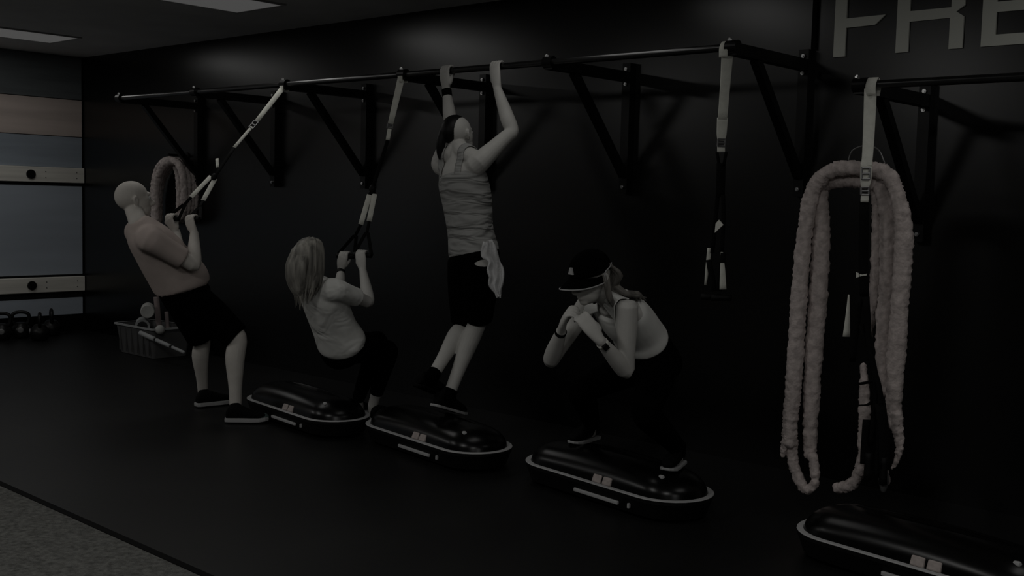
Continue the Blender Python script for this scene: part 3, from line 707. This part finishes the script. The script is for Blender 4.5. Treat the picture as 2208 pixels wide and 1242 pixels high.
tube(bm, [c+V((0, -.06, .05)), c+V((.01, -.105, -.04)), c+V((.0, -.10, -.14)), c+V((-.02, -.06, -.23))], [(.070, .045), (.080, .036), (.066, .028), (.030, .012)], 18, sd, 4)
for i in range(96):
    az = math.pi*(1.02*((i*37 % 96)+.5)/96-.01)+random.uniform(-.04, .04); ca, sa = math.cos(az), math.sin(az)
    def hp(rad, dz, sq=1): return c+sd*ca*rad+fw*(-sa*rad*(1.26 if dz < .09 else 1.1)+.012)+up*dz
    ln = random.uniform(-.30, -.19)*(.70+.30*sa); pw = random.uniform(.6, .9)
    tube(bm, [hp(.012, .128), hp(.062, .110), hp(.084, .060), hp(.091, -.01), hp(.087, -.08), hp(.082*pw+.01, -.16)+sd*(-.01), hp(.080*pw, ln)+sd*(-.02)], [(.012, .006), (.015, .007), (.014, .008), (.013, .008), (.012, .007), (.008, .005), (.0012, .0012)],
         6, None, 3, cap=.3)
link('hair', bm, M_blonde, wom, True)

# ---- the climber hanging from the bar
P = {k: V(v) for k, v in dict(head=(4.376, -.997, 1.868), neck=(4.446, -1.064, 1.736), shR=(4.625, -1.085, 1.702), shL=(4.255, -1.028, 1.700), elR=(4.666, -.853, 1.894), wrR=(4.530, -.840, 2.150),
    elL=(4.160, -.854, 1.937), wrL=(4.075, -.815, 2.168), pel=(4.552, -1.031, 1.176), hipR=(4.645, -1.057, 1.149), hipL=(4.463, -1.013, 1.133), knR=(4.500, -.930, .771), knL=(4.380, -.915, .740),
    anR=(4.520, -1.165, .384), anL=(4.458, -1.237, .490)).items()}
cl = thing('person', 'climber in a grey tank top and black shorts hanging from the pull-up bar', 'person', (4.5, -1.05, .26))
bm = bmesh.new()
L = head(bm, P['head'], (-.15, .96, .12), (-.05, -.10, 1), .98)
tube(bm, [P['neck']-V((0, -.01, .06)), P['neck'], P['head']+V((0, -.015, -.03))], [.07, .055, .052], 18)
for sh in ('shR', 'shL'): tube(bm, [P['head']+V((0, -.02, -.06)), P['neck'].lerp(P[sh], .3)+V((0, 0, .03)), P[sh]+V((0, 0, .005))], [.052, .058, .056], 16)
RT = ((-.1, .13, .11, 0), (0, .155, .12, 0), (.25, .14, .105, 0), (.55, .165, .115, .01), (.8, .185, .11, 0), (.93, .15, .085, 0), (1.02, .06, .06, 0))
torso(bm, P['pel'], P['neck'], P['shL'], P['shR'], P['hipL'], P['hipR'], RT, -.006)
inn = P['pel'].lerp(P['neck'], .80)
arm(bm, P['shR'], P['elR'], P['wrR'], 1.0, inner=inn.lerp(P['shR'], .45)); arm(bm, P['shL'], P['elL'], P['wrL'], .94, inner=inn.lerp(P['shL'], .45))
leg(bm, P['hipR'], P['knR'], P['anR'], .98); leg(bm, P['hipL'], P['knL'], P['anL'], .98)
SK = {a: unit(P[a]-P[k]) for a, k in (('anR', 'knR'), ('anL', 'knL'))}
for an in ('anR', 'anL'): tube(bm, [P[an]-SK[an]*.04, P[an]+SK[an]*.05], [.035, .034], 12)
hR = at(1074, 155, y=-.8); hR.z = ZB; hLh = at(966, 162, y=-.8); hLh.z = ZB
grip_hand(bm, hR, (1, 0, 0), P['wrR'], (0, -1, 0), .019, -1, 1.0)
grip_hand(bm, hLh, (1, 0, 0), P['wrL'], (0, -1, 0), .019, 1, 1.0)
body3 = bake('body', bm, M_skinB, cl, .005, 4); eyes(L, cl, .98)
bm = bmesh.new()
RS = ((-.02, .160, .125, 0), (.04, .166, .132, 0), (.25, .152, .118, 0), (.55, .172, .124, .008), (.75, .180, .118, 0), (.83, .165, .102, 0))
torso(bm, P['pel'], P['neck'], P['shL'], P['shR'], P['hipL'], P['hipR'], RS, .006, .25)
fr = unit((P['neck']-P['pel']).cross(P["shR"]-P["shL"]))
tank = bake('tank_top', bm, M_shirt3, cl, .007, 4)
STRAP_SIDE = P['shR']-P['shL']
for sh in ('shR', 'shL'):
    q = P['neck'].lerp(P[sh], .50); o = P['pel'].lerp(P['neck'], .78)+(q-P['neck'])*1.25
    strap_on(body3, tank, [o-fr*.13, o.lerp(q, .5)-fr*.12, q-fr*.06+V((0, 0, .05)), q+V((0, 0, .08)), q+fr*.07+V((0, 0, .03)), o+fr*.12], .05, M_shirt3)
bm = bmesh.new()
torso(bm, P['pel'], P['neck'], P['shL'], P['shR'], P['hipL'], P['hipR'], ((-.16, .10, .10, 0), (-.06, .165, .13, 0), (.03, .160, .125, 0), (.08, .152, .118, 0)), .008)
for h, k in (('hipR', 'knR'), ('hipL', 'knL')):
    tube(bm, [P[h], P[h].lerp(P[k], .4), P[h].lerp(P[k], .8), P[h].lerp(P[k], .96)], [.105, .105, .092, .088], 20, cap=.1)
bake('shorts', bm, M_black, cl, .009, 4)
D0 = P['anR'].dot(_F)-CAM.dot(_F)
def onD(px, py, D): r = ray(px, py); return CAM+r*(D/r.dot(_F))
dR = (P['anR']-CAM).dot(_F); dL = (P['anL']-CAM).dot(_F)
upR = unit(P['knR']-P['anR']); upL = unit(P['knL']-P['anL'])
shoe(cl, onD(936, 876, dR-.07), onD(1000, 896, dR+.15), upR, ankle=P['anR'], st=.014)
shoe(cl, onD(900, 833, dL-.07), onD(960, 856, dL+.16), upL, ankle=P['anL'], st=.012, Ms=M_shoe)
for an in ('anR', 'anL'):
    bm = bmesh.new(); tube(bm, [P[an], P[an]+SK[an]*.07], [.042, .043], 18, None, 1, cap=.1); link('sock', bm, M_black, cl, True)
band('wrist_band', P['wrL'].lerp(P['elL'], .10), P['wrL']-P['elL'], .031, .045, M_black, cl)
bm = bmesh.new(); c = P['head']
lf = unit(-_R*.8-_F*.35); ell(bm, c+V((0, 0, .034))+lf*.030+V((0, -.004, 0)), (.076, .094, .088), basis(unit((.96, .15, 0)), unit((-.15, .96, .12)), V((0, 0, 1))))
tube(bm, [c+lf*.08+V((0, -.02, .02)), c+lf*.10+V((0, -.02, -.05)), c+lf*.105+V((0, -.01, -.12)), c+lf*.09+V((0, -.01, -.17))], [.03, .028, .022, .006], 12)
bake('hair', bm, M_hairdk, cl, .005, 3)
# towel tucked in the waistband
bm = bmesh.new(); nu, nv = 14, 26; G = []
LE = ((1046, 522), (1038, 548), (1040, 556), (1053, 566), (1050, 580), (1058, 598), (1056, 612), (1066, 632), (1073, 641))
RE = ((1060, 516), (1069, 530), (1074, 546), (1078, 562), (1083, 580), (1083, 598), (1081, 614), (1079, 630), (1077, 642))
LC = crom([(a, b, 0) for a, b in LE], 3); RC = crom([(a, b, 0) for a, b in RE], 3)
TD = (P['hipR']-CAM).dot(_F)-.155
for j in range(len(LC)):
    row = []
    for i in range(nu+1):
        u = i/nu; q = LC[j].lerp(RC[j], u); row.append(bm.verts.new(onD(q.x, q.y, TD+.012*math.sin(u*11+j*.35)+.01*math.cos(u*5-j*.2))))
    G.append(row)
for a, b in zip(G[:-1], G[1:]):
    for i in range(nu): bm.faces.new((a[i], a[i+1], b[i+1], b[i]))
tw = tag(link('towel', bm, M_towel, None, True), 'white towel hanging from the right waistband of the hanging climber', 'towel')
so = tw.modifiers.new('thickness', 'SOLIDIFY'); so.thickness = .012

# ---- the woman in a cap squatting on the board
P = {k: V(v) for k, v in dict(head=(6.036, -1.820, 1.158), neck=(6.017, -1.650, 1.050), shL=(6.165, -1.720, 1.043), shR=(5.856, -1.610, 1.020), elL=(6.154, -1.697, .749), wrL=(6.135, -1.872, .900),
    elR=(5.776, -1.769, .760), wrR=(5.915, -1.868, .920), pel=(5.985, -1.262, .740), hipL=(6.065, -1.310, .725), hipR=(5.910, -1.225, .720), knL=(6.205, -1.610, .545), knR=(5.70, -1.51, .56),
    anL=(6.130, -1.265, .300), anR=(5.500, -1.195, .300)).items()}
zb = .232
HRs, TRs = at(1287, 944, z=zb), at(1208, 966, z=zb); TRs = HRs+unit(TRs-HRs)*.24
TLs = at(1436, 1018, z=zb); HLs = TLs+V((-.06, .222, 0))
P['anR'] = HRs+unit(TRs-HRs)*.055+V((0, 0, .08)); P['anL'] = HLs+unit(TLs-HLs)*.055+V((0, 0, .08))
P['knR'] = V((5.715, -1.47, .57))
w4 = thing('person', 'woman in a black cap and pale tank top squatting with hands clasped under her chin', 'person', (5.8, -1.2, .24))
bm = bmesh.new()
hf = unit((-.14, -.93, -.30)); hu = perp((-.02, -.20, 1), hf)
L = head(bm, P['head'], hf, hu, .96, True)
tube(bm, [P['neck']+V((0, .03, -.03)), P['neck'], P['head']+V((0, .03, -.04))], [.06, .048, .046], 16)
RT = ((-.14, .12, .11, 0), (0, .15, .115, 0), (.35, .125, .098, 0), (.62, .140, .100, .006), (.84, .155, .085, 0), (.95, .10, .07, 0), (1.02, .05, .05, 0))
torso(bm, P['pel'], P['neck'], P['shL'], P['shR'], P['hipL'], P['hipR'], RT, -.008, bend=(0, .01, .03))
arm(bm, P['shL'], P['elL'], P['wrL'], .90); arm(bm, P['shR'], P['elR'], P['wrR'], .90)
leg(bm, P['hipR'], P['knR'], P['anR'], .92); leg(bm, P['hipL'], P['knL'], P['anL'], .92)
for an in ('anR', 'anL'): tube(bm, [P[an], P[an]-V((0, .01, .05))], [.032, .03], 12)
cL = V((6.055, -1.893, .980)); cR = V((6.000, -1.897, 1.000))
grip_hand(bm, cL, perp((.1, .5, .6), cL-P['wrL']), P['wrL'], (.7, -.7, 0), .012, 1, .92)
grip_hand(bm, cR, perp((-.1, .5, .6), cR-P['wrR']), P['wrR'], (-.7, -.7, 0), .012, 1, .92)
body4 = bake('body', bm, M_skinB, w4, .005, 4); eyes(L, w4, .96)
bm = bmesh.new()
RS = ((.28, .148, .112, 0), (.32, .146, .112, 0), (.42, .138, .105, 0), (.62, .146, .106, .006), (.80, .148, .092, 0), (.88, .125, .08, 0))
fr = torso(bm, P['pel'], P['neck'], P['shL'], P['shR'], P['hipL'], P['hipR'], RS, .007, .25, bend=(0, .01, .03))
tank = bake('tank_top', bm, M_shirt4, w4, .007, 4)
STRAP_SIDE = P['shR']-P['shL']
for sh in ('shR', 'shL'):
    q = P['neck'].lerp(P[sh], .52); o = P['pel'].lerp(P['neck'], .80)+(q-P['neck'])*1.1
    strap_on(body4, tank, [o+fr*.12, q+fr*.09, q+fr*.02+unit(P['neck']-P['pel'])*.06, q-fr*.05+V((0, 0, .04)), o-fr*.12], .045, M_shirt4)
bm = bmesh.new()
torso(bm, P['pel'], P['neck'], P['shL'], P['shR'], P['hipL'], P['hipR'], ((-.18, .10, .11, 0), (-.06, .16, .135, 0), (.08, .155, .12, 0), (.37, .14, .108, 0)), .004, bend=(0, .01, .03))
for h, k, a in (('hipR', 'knR', 'anR'), ('hipL', 'knL', 'anL')): leg(bm, P[h], P[k], P[a], .97, .006, .97)
bake('leggings', bm, M_black, w4, .008, 4)
shoe(w4, HRs, TRs, (0, 0, 1), W=.038, st=.012, ankle=P['anR']+V((0, 0, .04))); shoe(w4, HLs, TLs, (0, 0, 1), W=.038, st=.012, ankle=P['anL']+V((0, 0, .04)))
# watch
wd = unit(P['wrL']-P['elL']); wp = P['wrL'].lerp(P['elL'], .12)
wt = band('watch', wp, wd, .027, .022, M_strap, w4)
fn = perp(CAM-wp, wd); bm = bmesh.new(); tube(bm, [wp+fn*.024, wp+fn*.036], [.019, .019], 4, wd.cross(fn)+wd, 1, cap=.1, sq=.6); link('watch_face', bm, M_blackrub, wt)
band('wrist_band', P['wrR'].lerp(P['elR'], .06), P['wrR']-P['elR'], .027, .016, M_black, w4)
# cap
sd = hf.cross(hu); c = P['head']
def H(x, y, z): return c+sd*x+hf*y+hu*z
bm = bmesh.new(); ell(bm, H(0, -.006, .045), (.083, .105, .088), basis(sd, hf, hu), 28, 18)
bmesh.ops.bisect_plane(bm, geom=bm.verts[:]+bm.edges[:]+bm.faces[:], plane_co=H(0, 0, .032), plane_no=hu, clear_inner=True)
cap = link('cap', bm, M_black, w4, True); mo = cap.modifiers.new('thickness', 'SOLIDIFY'); mo.thickness = .004
bm = bmesh.new(); n = 16; top = []; und = []; edge = []
rows = []
for j in range(5):
    v = j/4; row = []
    for i in range(n+1):
        a = math.pi*(i/n); x = .082*math.cos(a)*(1+.02*v); y0 = -.006+.101*math.sin(a)
        y = y0+v*.078*math.sin(a)**.55; z = .036-.026*v*(1-.0)-.16*x*x/.086*(1+v*.6)
        row.append(H(x, y, z))
    rows.append(row)
fv = [[bm.verts.new(p) for p in r] for r in rows]
for a, b in zip(fv[:-1], fv[1:]):
    for i in range(n): bm.faces.new((a[i], a[i+1], b[i+1], b[i]))
br = link('brim', bm, M_black, cap, True); mo = br.modifiers.new('thickness', 'SOLIDIFY'); mo.thickness = .004
bm = bmesh.new(); tube(bm, rows[-1], [.0032]*(n+1), 8, None, 1); link('brim_piping', bm, M_sole, cap)
bm = bmesh.new(); tube(bm, [rows[-1][0] if sd.dot(_R) > 0 else rows[-1][n]]+[H((1 if sd.dot(_R) > 0 else -1)*x, y, z) for x, y, z in ((.087, -.01, .032), (.080, -.05, .045), (.055, -.088, .050))], [.003]*4, 8, None, 3); link('cap_piping', bm, M_sole, cap)
lx = (1 if sd.dot(_R) < 0 else -1)
q = H(.028*lx*.3, .096, .066); nq = unit(q-H(0, 0, .04)); tu = perp(hu, nq); ts = nq.cross(tu)
bm = bmesh.new(); T3 = [q+nq*.006+ts*a+tu*b for a, b in ((-.016, -.012), (.016, -.012), (.006, .018), (-.006, .018))]
f = [bm.verts.new(p) for p in T3]; k = [bm.verts.new(p-nq*.008) for p in T3]; bm.faces.new(f); bm.faces.new(k[::-1])
for i in range(4): bm.faces.new((f[i], f[(i+1) % 4], k[(i+1) % 4], k[i]))
link('cap_emblem', bm, M_sole, cap)
# hair falling from the back of the cap over the near shoulder blade
bm = bmesh.new()
for i in range(46):
    u = random.uniform(-1, 1); g = random.uniform(.85, 1.1); e = random.uniform(-.012, .012)
    s0 = H(.060*u, -.085+.02*abs(u), .040+.03*random.random())
    s1 = H(.074*u, -.115*g, -.015); s2 = c+V((.060+.045*u+e, .120*g+.01, -.060)); s3 = c+V((.075+.045*u+e, .175+.03*g, -.080+.02*random.random())); s4 = c+V((.085+.045*u+e, .215+.05*g*random.random(), -.100+.02*random.random()))
    tube(bm, [s0, s1, s2, s3, s4], [(.010, .007), (.013, .009), (.011, .008), (.008, .006), (.002, .002)], 6, None, 3, cap=.3)
for k in (-1, 1):
    for i in range(8):
        e = random.uniform(-.012, .012)
        tube(bm, [H(k*.074, -.02+e*2, .035), H(k*.082, -.012+e, -.03), H(k*.076, -.02+e, -.09), H(k*.06, -.05+e, -.14)], [(.008, .006), (.010, .007), (.009, .006), (.003, .003)], 6, None, 3, cap=.3)
link('hair', bm, M_hairlt, w4, True)
